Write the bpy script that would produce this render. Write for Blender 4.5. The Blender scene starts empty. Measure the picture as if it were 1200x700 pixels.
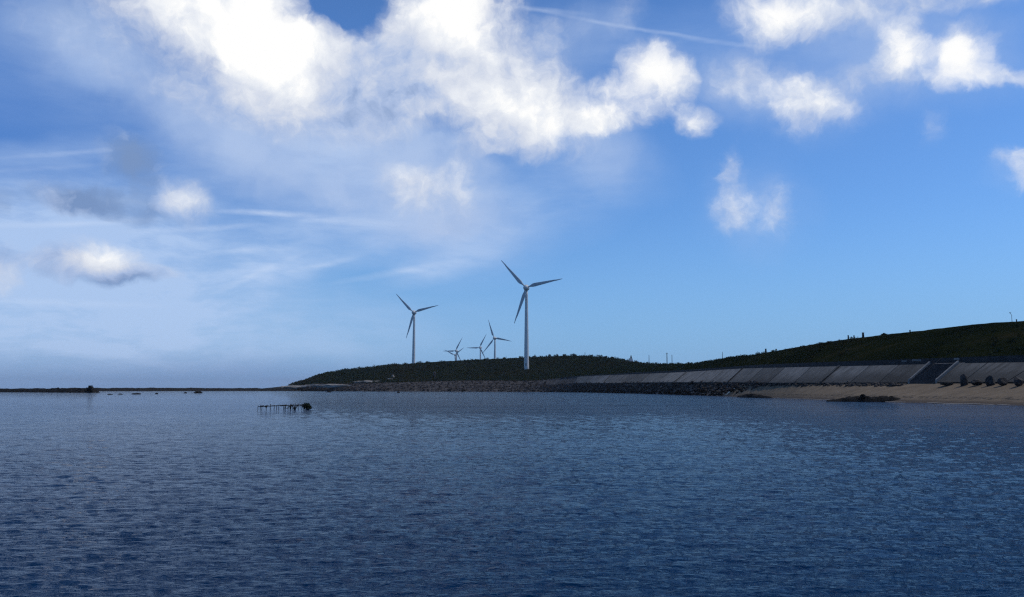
import bpy, bmesh, math, random
import numpy as np
from mathutils import Vector, Matrix, Euler, noise as mnoise
from mathutils.bvhtree import BVHTree

random.seed(7)
rng = np.random.default_rng(11)
S = bpy.context.scene
COL = S.collection

# ------------------------------------------------------------------ camera
CAM_H = 1.5
FPX = 979.0                                   # focal length in pixels of a 1200 px wide picture
PITCH = math.atan(106.8 / FPX)
ROLL = math.radians(0.12)
cam_data = bpy.data.cameras.new("camera")
cam = bpy.data.objects.new("camera", cam_data)
COL.objects.link(cam)
cam_data.sensor_width = 36.0
cam_data.lens = FPX / 1200.0 * 36.0
cam_data.clip_start = 0.1
cam_data.clip_end = 40000.0
ROT = Euler((math.pi / 2 + PITCH, 0, 0)).to_matrix() @ Matrix.Rotation(ROLL, 3, 'Z')
cam.matrix_world = Matrix.Translation((0, 0, CAM_H)) @ ROT.to_4x4()
S.camera = cam


def ray(px, py):
    return (ROT @ Vector(((px - 600) / FPX, -(py - 350) / FPX, -1.0))).normalized()


def at(px, py, Y):
    """the point at depth Y that stands at a given place of the view"""
    d = ray(px, py)
    return Vector((0, 0, CAM_H)) + d * (Y / d.y)


def water_at(px, Y):
    """a point of the water level at depth Y"""
    p = at(px, 457, Y)
    return Vector((p.x, Y, 0.0))


def azel(px, py):
    d = ray(px, py)
    return math.atan2(d.x, d.y), math.asin(d.z)


# ------------------------------------------------------------------ helpers
def tag(o, label=None, cat=None, group=None, kind=None):
    if label: o["label"] = label
    if cat: o["category"] = cat
    if group: o["group"] = group
    if kind: o["kind"] = kind
    return o


def empty(name, loc, rz=0.0):
    o = bpy.data.objects.new(name, None)
    o.location = loc
    o.rotation_euler = (0, 0, rz)
    o.empty_display_size = 0.3
    COL.objects.link(o)
    return o


def mesh_obj(name, verts, faces, mat, parent=None, smooth=True, mats=None):
    me = bpy.data.meshes.new(name)
    me.from_pydata([tuple(v) for v in verts], [], [tuple(f) for f in faces])
    me.update()
    if mats:
        for m in mats: me.materials.append(m)
    else:
        me.materials.append(mat)
    if smooth:
        me.polygons.foreach_set("use_smooth", np.ones(len(me.polygons), bool))
    o = bpy.data.objects.new(name, me)
    COL.objects.link(o)
    if parent: o.parent = parent
    return o


def np_mesh(name, V, F, mat, smooth=False, parent=None, attr=None):
    """V (n,3), F (m,k) all faces with k corners"""
    me = bpy.data.meshes.new(name)
    V = np.asarray(V, np.float32); F = np.asarray(F, np.int32)
    m, k = F.shape
    me.vertices.add(len(V)); me.vertices.foreach_set("co", V.ravel())
    me.loops.add(m * k); me.loops.foreach_set("vertex_index", F.ravel())
    me.polygons.add(m)
    me.polygons.foreach_set("loop_start", np.arange(0, m * k, k, dtype=np.int32))
    me.polygons.foreach_set("use_smooth", np.full(m, smooth))
    me.update(calc_edges=True)
    me.validate()
    if attr is not None:
        a = me.attributes.new("tone", 'FLOAT', 'POINT')
        a.data.foreach_set("value", np.asarray(attr, np.float32))
    me.materials.append(mat)
    o = bpy.data.objects.new(name, me)
    COL.objects.link(o)
    if parent: o.parent = parent
    return o


class MB:
    def __init__(self): self.v = []; self.f = []

    def box(self, c, s, R=None):
        b = len(self.v); c = Vector(c)
        for x in (-.5, .5):
            for y in (-.5, .5):
                for z in (-.5, .5):
                    p = Vector((x * s[0], y * s[1], z * s[2]))
                    if R: p = R @ p
                    self.v.append(c + p)
        for f in ((0, 1, 3, 2), (4, 6, 7, 5), (0, 4, 5, 1), (2, 3, 7, 6), (0, 2, 6, 4), (1, 5, 7, 3)):
            self.f.append([b + i for i in f])

    def hexa(self, pts):
        """8 corners: 4 of the bottom, 4 of the top in the same order"""
        b = len(self.v); self.v += [Vector(p) for p in pts]
        for f in ((3, 2, 1, 0), (4, 5, 6, 7), (0, 1, 5, 4), (1, 2, 6, 5), (2, 3, 7, 6), (3, 0, 4, 7)):
            self.f.append([b + i for i in f])

    def tube(self, pts, rad, n=10, cap=True):
        pts = [Vector(p) for p in pts]; b = len(self.v)
        for i, p in enumerate(pts):
            d = (pts[min(i + 1, len(pts) - 1)] - pts[max(i - 1, 0)]).normalized()
            a = d.orthogonal().normalized() if abs(d.z) < .99 else Vector((1, 0, 0))
            c = d.cross(a).normalized(); a = c.cross(d).normalized()
            r = rad[i] if hasattr(rad, '__len__') else rad
            for k in range(n):
                t = 2 * math.pi * k / n
                self.v.append(p + a * (r * math.cos(t)) + c * (r * math.sin(t)))
        for i in range(len(pts) - 1):
            for k in range(n):
                self.f.append([b + i * n + k, b + i * n + (k + 1) % n, b + (i + 1) * n + (k + 1) % n, b + (i + 1) * n + k])
        if cap:
            self.f.append([b + k for k in range(n)][::-1])
            self.f.append([b + (len(pts) - 1) * n + k for k in range(n)])

    def build(self, name, mat, parent=None, smooth=False):
        return mesh_obj(name, self.v, self.f, mat, parent, smooth)


def fbm(p, H=0.9, oct=5):
    return mnoise.fractal(p, H, 2.0, oct, noise_basis='PERLIN_ORIGINAL')


# ------------------------------------------------------------------ materials
class NT:
    def __init__(self, tree): self.t = tree; self.n = tree.nodes; self.l = tree.links

    def new(self, kind, **kw):
        nd = self.n.new(kind)
        for k, v in kw.items(): setattr(nd, k, v)
        return nd

    def put(self, sock, val):
        if hasattr(val, "is_output") or hasattr(val, "links"):
            self.l.new(val, sock)
        else:
            sock.default_value = val

    def math(self, op, a, b=0.0, c=0.0, clamp=False):
        nd = self.new("ShaderNodeMath", operation=op, use_clamp=clamp)
        self.put(nd.inputs[0], a); self.put(nd.inputs[1], b); self.put(nd.inputs[2], c)
        return nd.outputs[0]

    def vmath(self, op, a, b=(0, 0, 0), c=None):
        nd = self.new("ShaderNodeVectorMath", operation=op)
        self.put(nd.inputs[0], a); self.put(nd.inputs[1], b)
        if c is not None: self.put(nd.inputs[2], c)
        return nd.outputs[0]

    def noise(self, vec, scale, detail=5, rough=.55, dist=0.0, out=0):
        nd = self.new("ShaderNodeTexNoise")
        self.put(nd.inputs["Vector"], vec)
        nd.inputs["Scale"].default_value = scale; nd.inputs["Detail"].default_value = detail
        nd.inputs["Roughness"].default_value = rough; nd.inputs["Distortion"].default_value = dist
        return nd.outputs[out]

    def ramp(self, fac, stops, interp='LINEAR'):
        nd = self.new("ShaderNodeValToRGB")
        cr = nd.color_ramp; cr.interpolation = interp
        while len(cr.elements) < len(stops): cr.elements.new(.5)
        for e, (p, c) in zip(cr.elements, stops):
            e.position = p
            e.color = (c, c, c, 1) if not hasattr(c, '__len__') else (*c[:3], 1)
        self.put(nd.inputs[0], fac)
        return nd.outputs[0]

    def mix(self, fac, a, b, blend='MIX'):
        nd = self.new("ShaderNodeMix", data_type='RGBA', blend_type=blend)
        self.put(nd.inputs[0], fac)
        for s, v in ((nd.inputs[6], a), (nd.inputs[7], b)):
            self.put(s, (*v, 1) if isinstance(v, tuple) and len(v) == 3 else v)
        return nd.outputs[2]

    def maprange(self, v, a, b, c=0.0, d=1.0, smooth=True):
        nd = self.new("ShaderNodeMapRange", interpolation_type='SMOOTHSTEP' if smooth else 'LINEAR')
        for i, x in enumerate((v, a, b, c, d)): self.put(nd.inputs[i], x)
        return nd.outputs[0]


def mat_base(name):
    m = bpy.data.materials.new(name); m.use_nodes = True
    nt = NT(m.node_tree)
    bs = m.node_tree.nodes["Principled BSDF"]
    return m, nt, bs


def noisy(name, c1, c2, scale, rough=.85, c3=None, scale2=None, bump=0.0, coord='Position', spec=.3, lo=.35, hi=.65, bdist=.05, stain=False):
    m, nt, bs = mat_base(name)
    vec = nt.new("ShaderNodeNewGeometry").outputs["Position"] if coord == 'Position' else nt.new("ShaderNodeTexCoord").outputs["Object"]
    n = nt.noise(vec, scale, 6, .6)
    col = nt.mix(nt.maprange(n, lo, hi), c1, c2)
    if c3:
        n2 = nt.noise(vec, scale2, 4, .55)
        col = nt.mix(nt.maprange(n2, .45, .68), col, c3)
    if stain:          # run-off streaks down the slope and a weedy tide band
        ms = nt.new("ShaderNodeMapping"); ms.inputs["Scale"].default_value = (.25, 1.6, .25); nt.l.new(vec, ms.inputs[0])
        stk = nt.maprange(nt.noise(ms.outputs[0], 1.0, 6, .65), .44, .66, 0, .8)
        col = nt.mix(stk, col, tuple(x * .45 for x in c1))
        sz = nt.new("ShaderNodeSeparateXYZ"); nt.l.new(vec, sz.inputs[0])
        zz = nt.math('ADD', sz.outputs[2], nt.math('MULTIPLY', nt.math('SUBTRACT', nt.noise(vec, .22, 5, .65), .5), 3.2))
        col = nt.mix(nt.maprange(zz, 4.9, 3.1, 0, .85), col, tuple(x * .32 for x in c1))
    nt.l.new(col, bs.inputs["Base Color"])
    bs.inputs["Roughness"].default_value = rough
    bs.inputs["Specular IOR Level"].default_value = spec
    if bump:
        b = nt.new("ShaderNodeBump"); b.inputs["Strength"].default_value = bump; b.inputs["Distance"].default_value = bdist
        nt.l.new(n, b.inputs["Height"]); nt.l.new(b.outputs[0], bs.inputs["Normal"])
    return m


M = {}
M['turbine'] = noisy("turbine_paint", (.56, .555, .54), (.63, .62, .60), .25, .45, coord='Object', spec=.4)
M['blade'] = noisy("blade_paint", (.36, .39, .42), (.44, .46, .48), .3, .4, coord='Object', spec=.4)
M['door'] = noisy("door_paint", (.12, .14, .15), (.16, .18, .19), 2, .6)
M['concrete'] = noisy("sea_wall_concrete", (.12, .118, .112), (.165, .16, .15), .35, .9, (.07, .07, .066), .22, .4, stain=True)
M['concrete_pale'] = noisy("pale_concrete", (.165, .162, .155), (.225, .218, .207), .5, .9, (.11, .107, .10), .3, .4, stain=True)
M['concrete_dark'] = noisy("weathered_concrete", (.08, .079, .075), (.12, .117, .11), .4, .92, (.055, .055, .052), .3, .4, stain=True)
M['parapet'] = noisy("shaded_parapet_stone", (.022, .023, .026), (.042, .043, .046), .8, .92, None, None, .5)  # the parapet's shade is put into this dark stone colour
M['step'] = noisy("stair_stone", (.035, .03, .032), (.075, .062, .06), 1.4, .9)
M['curb'] = noisy("stair_curb", (.17, .17, .165), (.25, .245, .235), 1.2, .85)
M['asphalt'] = noisy("asphalt", (.04, .042, .045), (.065, .066, .068), 1.0, .9)
M['rock'] = noisy("rock", (.018, .016, .016), (.055, .047, .044), .45, .85, (.085, .075, .07), .25, .8, lo=.4, hi=.68)
M['rock_dark'] = noisy("wet_rock", (.008, .008, .008), (.026, .024, .023), .8, .95, None, None, .8, spec=.05)
M['rock_pale'] = noisy("pale_rock", (.20, .18, .16), (.36, .33, .30), .3, .9, None, None, .6)
M['boulder'] = noisy("boulder", (.018, .018, .02), (.05, .046, .045), 1.5, .85, None, None, .8)
M['wood'] = noisy("weathered_wood", (.012, .011, .01), (.035, .03, .025), 3, .9)
M['net'] = noisy("green_net", (.004, .008, .004), (.014, .028, .007), 6, .95)
M['pole'] = noisy("pole_wood", (.03, .03, .032), (.06, .06, .06), 2, .9)
M['plinth'] = noisy("plinth_stone", (.42, .43, .44), (.55, .55, .54), 1, .9)
M['trunk'] = noisy("bark", (.02, .016, .012), (.05, .04, .03), 2, .95)


def tone_mat(name, lo, hi, rough=.9, c3=None, wet=0.0):
    m, nt, bs = mat_base(name)
    a = nt.new("ShaderNodeAttribute", attribute_name="tone")
    geo = nt.new("ShaderNodeNewGeometry").outputs["Position"]
    n = nt.noise(geo, .05, 4, .6)
    f = nt.math('ADD', nt.math('MULTIPLY', a.outputs["Fac"], .7), nt.math('MULTIPLY', n, .5), clamp=True)
    col = nt.mix(f, lo, hi)
    if c3:
        col = nt.mix(nt.maprange(nt.noise(geo, .018, 3, .5), .5, .66), col, c3)
    if wet:
        sz = nt.new("ShaderNodeSeparateXYZ"); nt.l.new(geo, sz.inputs[0])
        zz = nt.math('ADD', sz.outputs[2], nt.math('MULTIPLY', nt.math('SUBTRACT', nt.noise(geo, .12, 3, .5), .5), 1.6))
        col = nt.mix(nt.maprange(zz, wet * .5, wet), (.008, .008, .008), col)
    nt.l.new(col, bs.inputs["Base Color"])
    bs.inputs["Roughness"].default_value = rough
    bs.inputs["Specular IOR Level"].default_value = .02
    return m


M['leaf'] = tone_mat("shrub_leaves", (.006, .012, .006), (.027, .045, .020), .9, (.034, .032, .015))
M['tree_leaf'] = tone_mat("tree_leaves", (.003, .006, .003), (.010, .017, .008))
M['rubble'] = tone_mat("rubble_stone", (.007, .006, .006), (.095, .081, .075), .85, None, 1.9)

# hill ground: dry grass and soil
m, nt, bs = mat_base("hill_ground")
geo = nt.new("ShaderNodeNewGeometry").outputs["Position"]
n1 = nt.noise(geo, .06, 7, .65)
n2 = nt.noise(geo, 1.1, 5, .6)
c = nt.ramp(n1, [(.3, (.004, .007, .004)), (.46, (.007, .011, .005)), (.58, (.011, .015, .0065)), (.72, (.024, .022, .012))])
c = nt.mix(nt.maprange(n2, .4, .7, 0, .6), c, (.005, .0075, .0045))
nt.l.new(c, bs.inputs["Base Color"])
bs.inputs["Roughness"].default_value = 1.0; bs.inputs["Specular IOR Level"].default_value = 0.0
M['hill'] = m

# sand: pale and dry above, dark where the swash has wetted it, lines of weed
m, nt, bs = mat_base("sand")
geo = nt.new("ShaderNodeNewGeometry").outputs["Position"]
sep = nt.new("ShaderNodeSeparateXYZ"); nt.l.new(geo, sep.inputs[0])
n1 = nt.noise(geo, .5, 6, .6)
wetline = nt.math('ADD', sep.outputs[2], nt.math('MULTIPLY', nt.math('SUBTRACT', n1, .5), .5))
c = nt.mix(nt.maprange(n1, .3, .7), (.13, .098, .066), (.18, .137, .092))
c = nt.mix(nt.maprange(wetline, .12, .6), (.062, .046, .033), c)
weed = nt.math('MULTIPLY', nt.maprange(nt.noise(geo, 1.6, 5, .65), .44, .6),
               nt.math('MULTIPLY', nt.maprange(wetline, .42, .6), nt.maprange(wetline, .95, .7)))
c = nt.mix(weed, c, (.035, .028, .02))
nt.l.new(c, bs.inputs["Base Color"])
bs.inputs["Roughness"].default_value = .9; bs.inputs["Specular IOR Level"].default_value = .2
b = nt.new("ShaderNodeBump"); b.inputs["Strength"].default_value = .6; b.inputs["Distance"].default_value = .12
nt.l.new(nt.noise(geo, 2.2, 6, .6), b.inputs["Height"]); nt.l.new(b.outputs[0], bs.inputs["Normal"])
M['sand'] = m

# sea water
m, nt, bs = mat_base("sea_water")
geo = nt.new("ShaderNodeNewGeometry").outputs["Position"]
bs.inputs["Base Color"].default_value = (.0006, .0225, .070, 1)
bs.inputs["IOR"].default_value = 1.085
bs.inputs["Roughness"].default_value = .05
mp = nt.new("ShaderNodeMapping"); mp.inputs["Rotation"].default_value = (0, 0, math.radians(-14)); mp.inputs["Scale"].default_value = (.48, 1, 1)
nt.l.new(geo, mp.inputs[0])
fine = nt.noise(mp.outputs[0], 17.0, 5, .6)
mid = nt.noise(mp.outputs[0], 5.2, 6, .65)
mg = nt.new("ShaderNodeMapping"); mg.inputs["Rotation"].default_value = (0, 0, math.radians(-12)); mg.inputs["Scale"].default_value = (.035, .16, 1)
nt.l.new(geo, mg.inputs[0])
gust = nt.maprange(nt.noise(mg.outputs[0], 1.0, 9, .72), .3, .7, .5, 1.55)
hgt = nt.math('ADD', nt.math('MULTIPLY', fine, .009), nt.math('MULTIPLY', mid, .046))
hgt = nt.math('ADD', nt.math('MULTIPLY', hgt, gust), nt.math('MULTIPLY', nt.noise(mp.outputs[0], 1.3, 6, .65), .07))
b = nt.new("ShaderNodeBump"); b.inputs["Strength"].default_value = 1.0; b.inputs["Distance"].default_value = 1.0
nt.l.new(hgt, b.inputs["Height"]); nt.l.new(b.outputs[0], bs.inputs["Normal"])
M['water'] = m

# ------------------------------------------------------------------ sky and light
SUN_AZ, SUN_EL = math.radians(80), math.radians(56)
w = bpy.data.worlds.new("World"); S.world = w; w.use_nodes = True
W = NT(w.node_tree)
bg = w.node_tree.nodes["Background"]
SKY_K = 0.10
bg.inputs["Strength"].default_value = SKY_K
sky = W.new("ShaderNodeTexSky", sky_type='NISHITA', sun_disc=False)
sky.sun_elevation = SUN_EL; sky.sun_rotation = SUN_AZ
sky.air_density = 1.0; sky.dust_density = 0.6; sky.ozone_density = 2.5; sky.altitude = 0
D = W.new("ShaderNodeTexCoord").outputs["Generated"]
sp = W.new("ShaderNodeSeparateXYZ"); W.l.new(D, sp.inputs[0])
az = W.math('ARCTAN2', sp.outputs[0], sp.outputs[1])
el = W.math('ARCSINE', sp.outputs[2])
cp = W.new("ShaderNodeCombineXYZ"); W.l.new(az, cp.inputs[0]); W.l.new(el, cp.inputs[1])
P0 = cp.outputs[0]


def warp(p, scale, amp, detail, seed):
    q = W.vmath('ADD', p, (seed, seed * .7, 0))
    col = W.noise(q, scale, detail, .6, out=1)
    return W.vmath('ADD', p, W.vmath('MULTIPLY', W.vmath('SUBTRACT', col, (.5, .5, .5)), (amp, amp * .8, 0)))


PW = warp(P0, 9, .05, 3, 3.1)          # rough billows
PW = warp(PW, 34, .026, 5, 8.3)        # ragged edges
PW = warp(PW, 95, .008, 4, 4.9)


def field(p, blobs):
    acc = None
    for (px, py, rx, ry, rot, wt) in blobs:
        c0 = Vector(azel(px, py))
        ca, sa = math.cos(math.radians(rot)), math.sin(math.radians(rot))
        ex = (Vector(azel(px + 4 * ca, py - 4 * sa)) - c0) / 4
        ey = (Vector(azel(px + 4 * sa, py + 4 * ca)) - c0) / 4
        mp = W.new("ShaderNodeMapping", vector_type='TEXTURE')
        W.l.new(p, mp.inputs[0])
        mp.inputs["Location"].default_value = (c0.x, c0.y, 0)
        mp.inputs["Rotation"].default_value = (0, 0, math.atan2(ex.y, ex.x))
        mp.inputs["Scale"].default_value = (ex.length * rx, ey.length * ry, 1)
        g = W.new("ShaderNodeTexGradient", gradient_type='SPHERICAL')
        W.l.new(mp.outputs[0], g.inputs[0])
        acc = W.math('MULTIPLY_ADD', g.outputs["Fac"], wt, acc if acc is not None else 0.0)
    return acc


# where the cumulus stand: px, py, rx, ry, tilt, weight
CUM = [
    (235, -15, 210, 90, -22, 1.2), (285, 40, 150, 90, -25, .85), (335, 92, 64, 66, 0, .75), (150, 30, 120, 90, -25, .42), (310, 110, 130, 70, -15, .35),
    (50, 15, 90, 60, 0, .26), (235, 110, 130, 46, -12, .34), (300, 130, 80, 34, 0, .3),
    (400, 0, 74, 42, -18, -.9),
    (520, 5, 120, 80, 0, 1.15), (445, 80, 130, 80, 0, .95), (560, 92, 150, 90, -20, .9), (635, 128, 95, 62, -20, .75), (560, 130, 170, 90, -15, .3),
    (600, 160, 70, 44, 0, .45), (690, 140, 60, 24, 5, .6), (400, 105, 150, 90, 0, .85), (470, 105, 130, 80, 0, .6),
    (500, 170, 74, 40, 10, -.55), (582, 198, 46, 34, 0, -.4),
    (768, 88, 58, 50, -12, 1.25), (716, 112, 30, 28, 0, .7), (730, 141, 80, 22, 10, .6), (812, 143, 30, 26, 0, .85),
    (478, 212, 60, 52, -20, .74), (545, 208, 36, 70, 0, .55), (520, 232, 50, 30, 0, .3),
    (535, 272, 52, 34, 0, .30),
    (155, 188, 58, 36, -25, 1.25), (82, 231, 76, 30, -4, 1.05), (125, 236, 74, 22, 0, .65), (207, 240, 60, 34, -6, .95), (165, 254, 44, 17, 0, .48),
    (-5, 238, 30, 30, 0, .6), (112, 308, 74, 36, -4, 1.0), (112, 320, 100, 22, -4, .55), (165, 327, 60, 20, 0, .5), (62, 306, 40, 22, 0, .4), (5, 318, 40, 36, 0, .85),
    (905, 8, 80, 52, 0, .85), (1010, 10, 140, 38, 5, .50), (1150, -5, 150, 30, 0, .5), (960, 34, 70, 34, 0, .3),
    (920, 104, 60, 44, -22, .5), (965, 122, 80, 34, -8, .5), (930, 138, 50, 38, 0, .45), (878, 85, 46, 46, -40, .42), (840, 95, 60, 46, 0, .2),
    (1060, 58, 46, 44, 0, 1.0), (1127, 70, 54, 50, 0, 1.3), (1000, 88, 90, 24, 8, .38), (1095, 100, 130, 16, 0, .32), (1094, 48, 20, 40, 0, -.35), (1190, 92, 70, 16, 0, .45),
    (860, 236, 34, 50, -15, .46), (914, 242, 28, 44, 10, .50), (886, 258, 60, 34, 0, .30), (857, 195, 16, 42, 0, .38),
    (1190, 188, 50, 17, 8, .55), (1196, 208, 24, 22, 0, .6), (1095, 152, 30, 36, 0, .24),
    (725, 12, 30, 60, 0, .30), (640, 45, 80, 44, 0, .36), (360, -60, 420, 70, 0, .4), (1000, -80, 300, 60, 0, .5),
]
# the faces turned to the sun, and the ones in shade
LIT = [
    (230, 0, 190, 90, -24, .46), (330, 70, 90, 90, -20, .55), (300, 40, 130, 70, -20, .28), (540, 10, 90, 60, 0, .85), (440, 10, 60, 40, 0, .4),
    (600, 120, 150, 80, -20, .42), (650, 150, 60, 50, 0, .22), (765, 82, 80, 60, 0, .9), (720, 125, 60, 50, 0, .4), (812, 140, 34, 30, 0, .45),
    (480, 205, 46, 46, 0, .30), (545, 200, 44, 64, 0, .26), (214, 234, 44, 28, 0, .42), (125, 302, 52, 26, 0, .52), (8, 322, 28, 22, 0, .25),
    (905, 12, 80, 55, 0, .52), (930, 112, 110, 60, -20, .42), (1060, 58, 54, 50, 0, .62), (1127, 70, 62, 56, 0, .85),
    (1150, 90, 120, 30, 0, .22), (885, 240, 70, 60, 0, .34), (1192, 195, 50, 40, 0, .4), (1000, 0, 220, 50, 0, .2),
]
GREY = [(155, 188, 80, 56, -20, 1.0), (95, 232, 120, 44, 0, .8), (160, 256, 56, 24, 0, .6), (0, 240, 50, 46, 0, .7), (165, 330, 60, 24, 0, .42),
        (10, 302, 40, 30, 0, .25), (58, 306, 44, 34, 0, .42), (105, 334, 90, 20, 0, .5), (205, 260, 66, 18, 0, .36), (550, 276, 70, 40, 0, .35), (455, 112, 120, 70, 0, .30), (590, 168, 130, 40, -15, .3), (300, 130, 130, 40, -15, .2), (60, 30, 130, 90, 0, .42), (170, 70, 80, 60, 0, .2)]
VEIL = [(60, 330, 360, 140, 0, 1.0), (180, 400, 400, 110, 0, .65), (60, 250, 280, 90, 5, .55), (330, 300, 80, 48, 25, .42), (230, 290, 260, 90, 0, .35),
        (520, 308, 100, 22, 14, .55), (440, 262, 180, 28, -4, .45), (620, 235, 140, 64, 0, .38), (480, 240, 170, 80, 0, .50), (540, 290, 130, 54, 0, .3), (380, 305, 120, 20, 8, .35),
        (690, 180, 120, 60, -20, .30), (60, 178, 170, 26, 6, .25), (740, 60, 170, 60, 0, .22), (1000, 60, 260, 90, 0, .20), (400, 390, 280, 70, 0, .25),
        (330, 178, 170, 60, 0, .62), (420, 178, 100, 60, 0, .5), (100, 90, 240, 90, -15, .25), (120, 40, 170, 70, -20, .35)]
STREAK = [(735, 32, 150, 3.2, -9.5, .40), (860, 52, 80, 3.2, -6, .25), (20, 200, 130, 4, 4, .2), (90, 262, 150, 5, 2, .35), (60, 355, 160, 6, -2, .3), (230, 268, 90, 5, 3, .4), (100, 178, 120, 4, 5, .22), (470, 318, 90, 6, 10, .4), (300, 322, 70, 6, 24, .4), (315, 250, 80, 4.5, -2, .75), (390, 258, 90, 6, -4, .5), (290, 294, 60, 5, 4, .3), (380, 310, 50, 5, 12, .35), (1150, 92, 120, 4, -2, .5), (640, 12, 60, 4, -6, .4)]
BANK = [(60, 460, 520, 80, 0, .95), (380, 462, 330, 60, 0, .6), (180, 445, 420, 64, 0, .45)]
MIST = [(350, 180, 200, 75, 0, 1.0), (430, 185, 120, 70, 0, .7), (300, 140, 150, 60, -10, .6), (90, 45, 150, 80, -20, .8), (480, 225, 120, 70, 0, .8), (545, 215, 90, 80, 0, .6), (540, 270, 120, 60, 0, .7), (430, 225, 190, 80, 0, .5), (510, 170, 130, 60, 0, .4),
        (205, 130, 130, 60, -15, .55), (640, 60, 110, 80, 0, .5), (885, 245, 90, 80, 0, .5), (940, 110, 150, 80, 0, .45), (1090, 80, 200, 60, 0, .5), (1000, 15, 260, 60, 0, .55), (850, 95, 90, 60, 0, .4), (690, 165, 120, 70, -20, .5), (730, 195, 60, 50, -40, .3), (720, 20, 50, 80, 0, .35), (1190, 195, 60, 40, 0, .35)]
LAV = [(0, 130, 620, 340, 0, 1.15)]

PS = W.vmath('MULTIPLY', warp(P0, 5, .05, 3, 1.7), (1, 3.6, 1))
streaky = W.noise(PS, 11, 7, .62)
cum = field(PW, CUM)
lit = field(warp(P0, 16, .025, 5, 5.5), LIT)
grey = field(PW, GREY)
veil = field(warp(P0, 5, .06, 4, 2.2), VEIL)
trail = field(warp(P0, 14, .006, 4, 6.1), STREAK)
bank = field(warp(P0, 4, .02, 3, 9.4), BANK)
lav = field(P0, LAV)
mist = field(warp(PW, 7, .05, 3, 7.7), MIST)
big = W.noise(PW, 13, 4, .5)
bill = W.noise(PW, 24, 9, .62)
sun_off = W.vmath('ADD', PW, (.010, .016, 0))
bill2 = W.noise(sun_off, 24, 5, .55)
relief = W.math('SUBTRACT', bill, bill2)

base = W.mix(1.0, sky.outputs[0], (.56, .90, 1.32), 'MULTIPLY')


def lum(r, g, b):          # radiance as seen, undone for the Background strength
    return (r / SKY_K, g / SKY_K, b / SKY_K)


base = W.mix(1.0, base, W.ramp(el, [(.0, 1.0), (.42, 1.0), (.85, .45)]), 'MULTIPLY')
base = W.mix(W.math('MULTIPLY', lav, .60, clamp=True), base, lum(.082, .215, .59))
base = W.mix(W.maprange(el, .22, -.02, 0, .8), base, lum(.215, .43, .78))
c = W.mix(W.math('MULTIPLY', W.maprange(bank, .0, 1.15, 0, .97), W.maprange(streaky, .3, .7, .72, 1.0)), base, lum(.158, .29, .55))
va = W.math('MULTIPLY', W.math('MULTIPLY', veil, W.maprange(el, -.01, .05)), W.maprange(streaky, .30, .70, .62, 1.3), clamp=True)
c = W.mix(W.math('MULTIPLY', va, .84, clamp=True), c, lum(.47, .625, .90))
c = W.mix(W.math('MULTIPLY', W.math('MULTIPLY', trail, W.maprange(streaky, .3, .7, .4, 1.1)), .75, clamp=True), c, lum(.72, .82, 1.0))
c = W.mix(W.math('MULTIPLY', W.maprange(mist, .0, .95), W.maprange(big, .3, .7, .45, .92)), c, lum(.43, .56, .82))
nz = W.math('ADD', W.math('MULTIPLY', W.math('SUBTRACT', bill, .5), 1.25), W.math('MULTIPLY', W.math('SUBTRACT', big, .5), .75))
dens = W.math('ADD', cum, nz)
has = W.maprange(cum, .0, .34)                    # none where there is no cloud at all
alpha = W.math('MULTIPLY', W.maprange(dens, -.12, 1.12), has)
L = W.math('ADD', W.math('MULTIPLY_ADD', relief, .8, .49), W.math('SUBTRACT', lit, W.math('MULTIPLY', grey, .8)))
L = W.math('ADD', L, W.math('MULTIPLY', nz, .12))
cc = W.ramp(L, [(0.0, (.019, .030, .054)), (.3, (.041, .052, .076)), (.62, (.068, .073, .084)), (.85, (.086, .089, .094)), (1.0, (.102, .102, .101))])
cc = W.vmath('MULTIPLY', cc, (100.0, 100.0, 100.0))
c = W.mix(alpha, c, cc)
W.l.new(c, bg.inputs["Color"])

sd = bpy.data.lights.new("sun", 'SUN'); sd.energy = 2.0; sd.angle = math.radians(.5); sd.color = (1, .95, .87)
so = bpy.data.objects.new("sun", sd); COL.objects.link(so)
sdir = Vector((math.sin(SUN_AZ) * math.cos(SUN_EL), math.cos(SUN_AZ) * math.cos(SUN_EL), math.sin(SUN_EL)))
so.rotation_euler = sdir.to_track_quat('Z', 'Y').to_euler()
so.location = (60, 40, 120)

S.view_settings.view_transform = 'Standard'
S.view_settings.look = 'None'
S.view_settings.exposure = 0.0
S.view_settings.gamma = 1.0
S.view_settings.use_curve_mapping = False

# ------------------------------------------------------------------ water
NR, NA = 1250, 820
r_ring = np.concatenate([np.geomspace(4.2, 220.0, NR - 60), np.geomspace(228.0, 14000.0, 60)])
a_ray = np.radians(np.linspace(-44, 44, NA))
RR, AA = np.meshgrid(r_ring, a_ray, indexing='ij')
X = RR * np.sin(AA); Yw = RR * np.cos(AA); Z = np.zeros_like(X)
step = np.gradient(r_ring)[:, None]
astep = RR * (a_ray[1] - a_ray[0])
wr = np.random.default_rng(5)
for k in range(64):
    lam = 0.055 * (.62 / 0.055) ** (k / 63.0)
    th = math.radians(90 + 12) + wr.normal(0, .60)
    amp = 0.0038 * lam ** 1.0 * wr.uniform(.6, 1.3)
    if lam > .3: amp *= (.3 / lam) ** .6
    kx, ky = math.cos(th) * 2 * math.pi / lam, math.sin(th) * 2 * math.pi / lam
    fade = np.clip(lam / (3.0 * np.maximum(step, astep)) - .5, 0, 1)
    ph = kx * X + ky * Yw + wr.uniform(0, 6.28)
    Z += amp * fade * (np.sin(ph) + .25 * np.sin(2 * ph + 1.57))
V = np.stack([X, Yw, Z], -1).reshape(-1, 3)
idx = np.arange(NR * NA).reshape(NR, NA)
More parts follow.
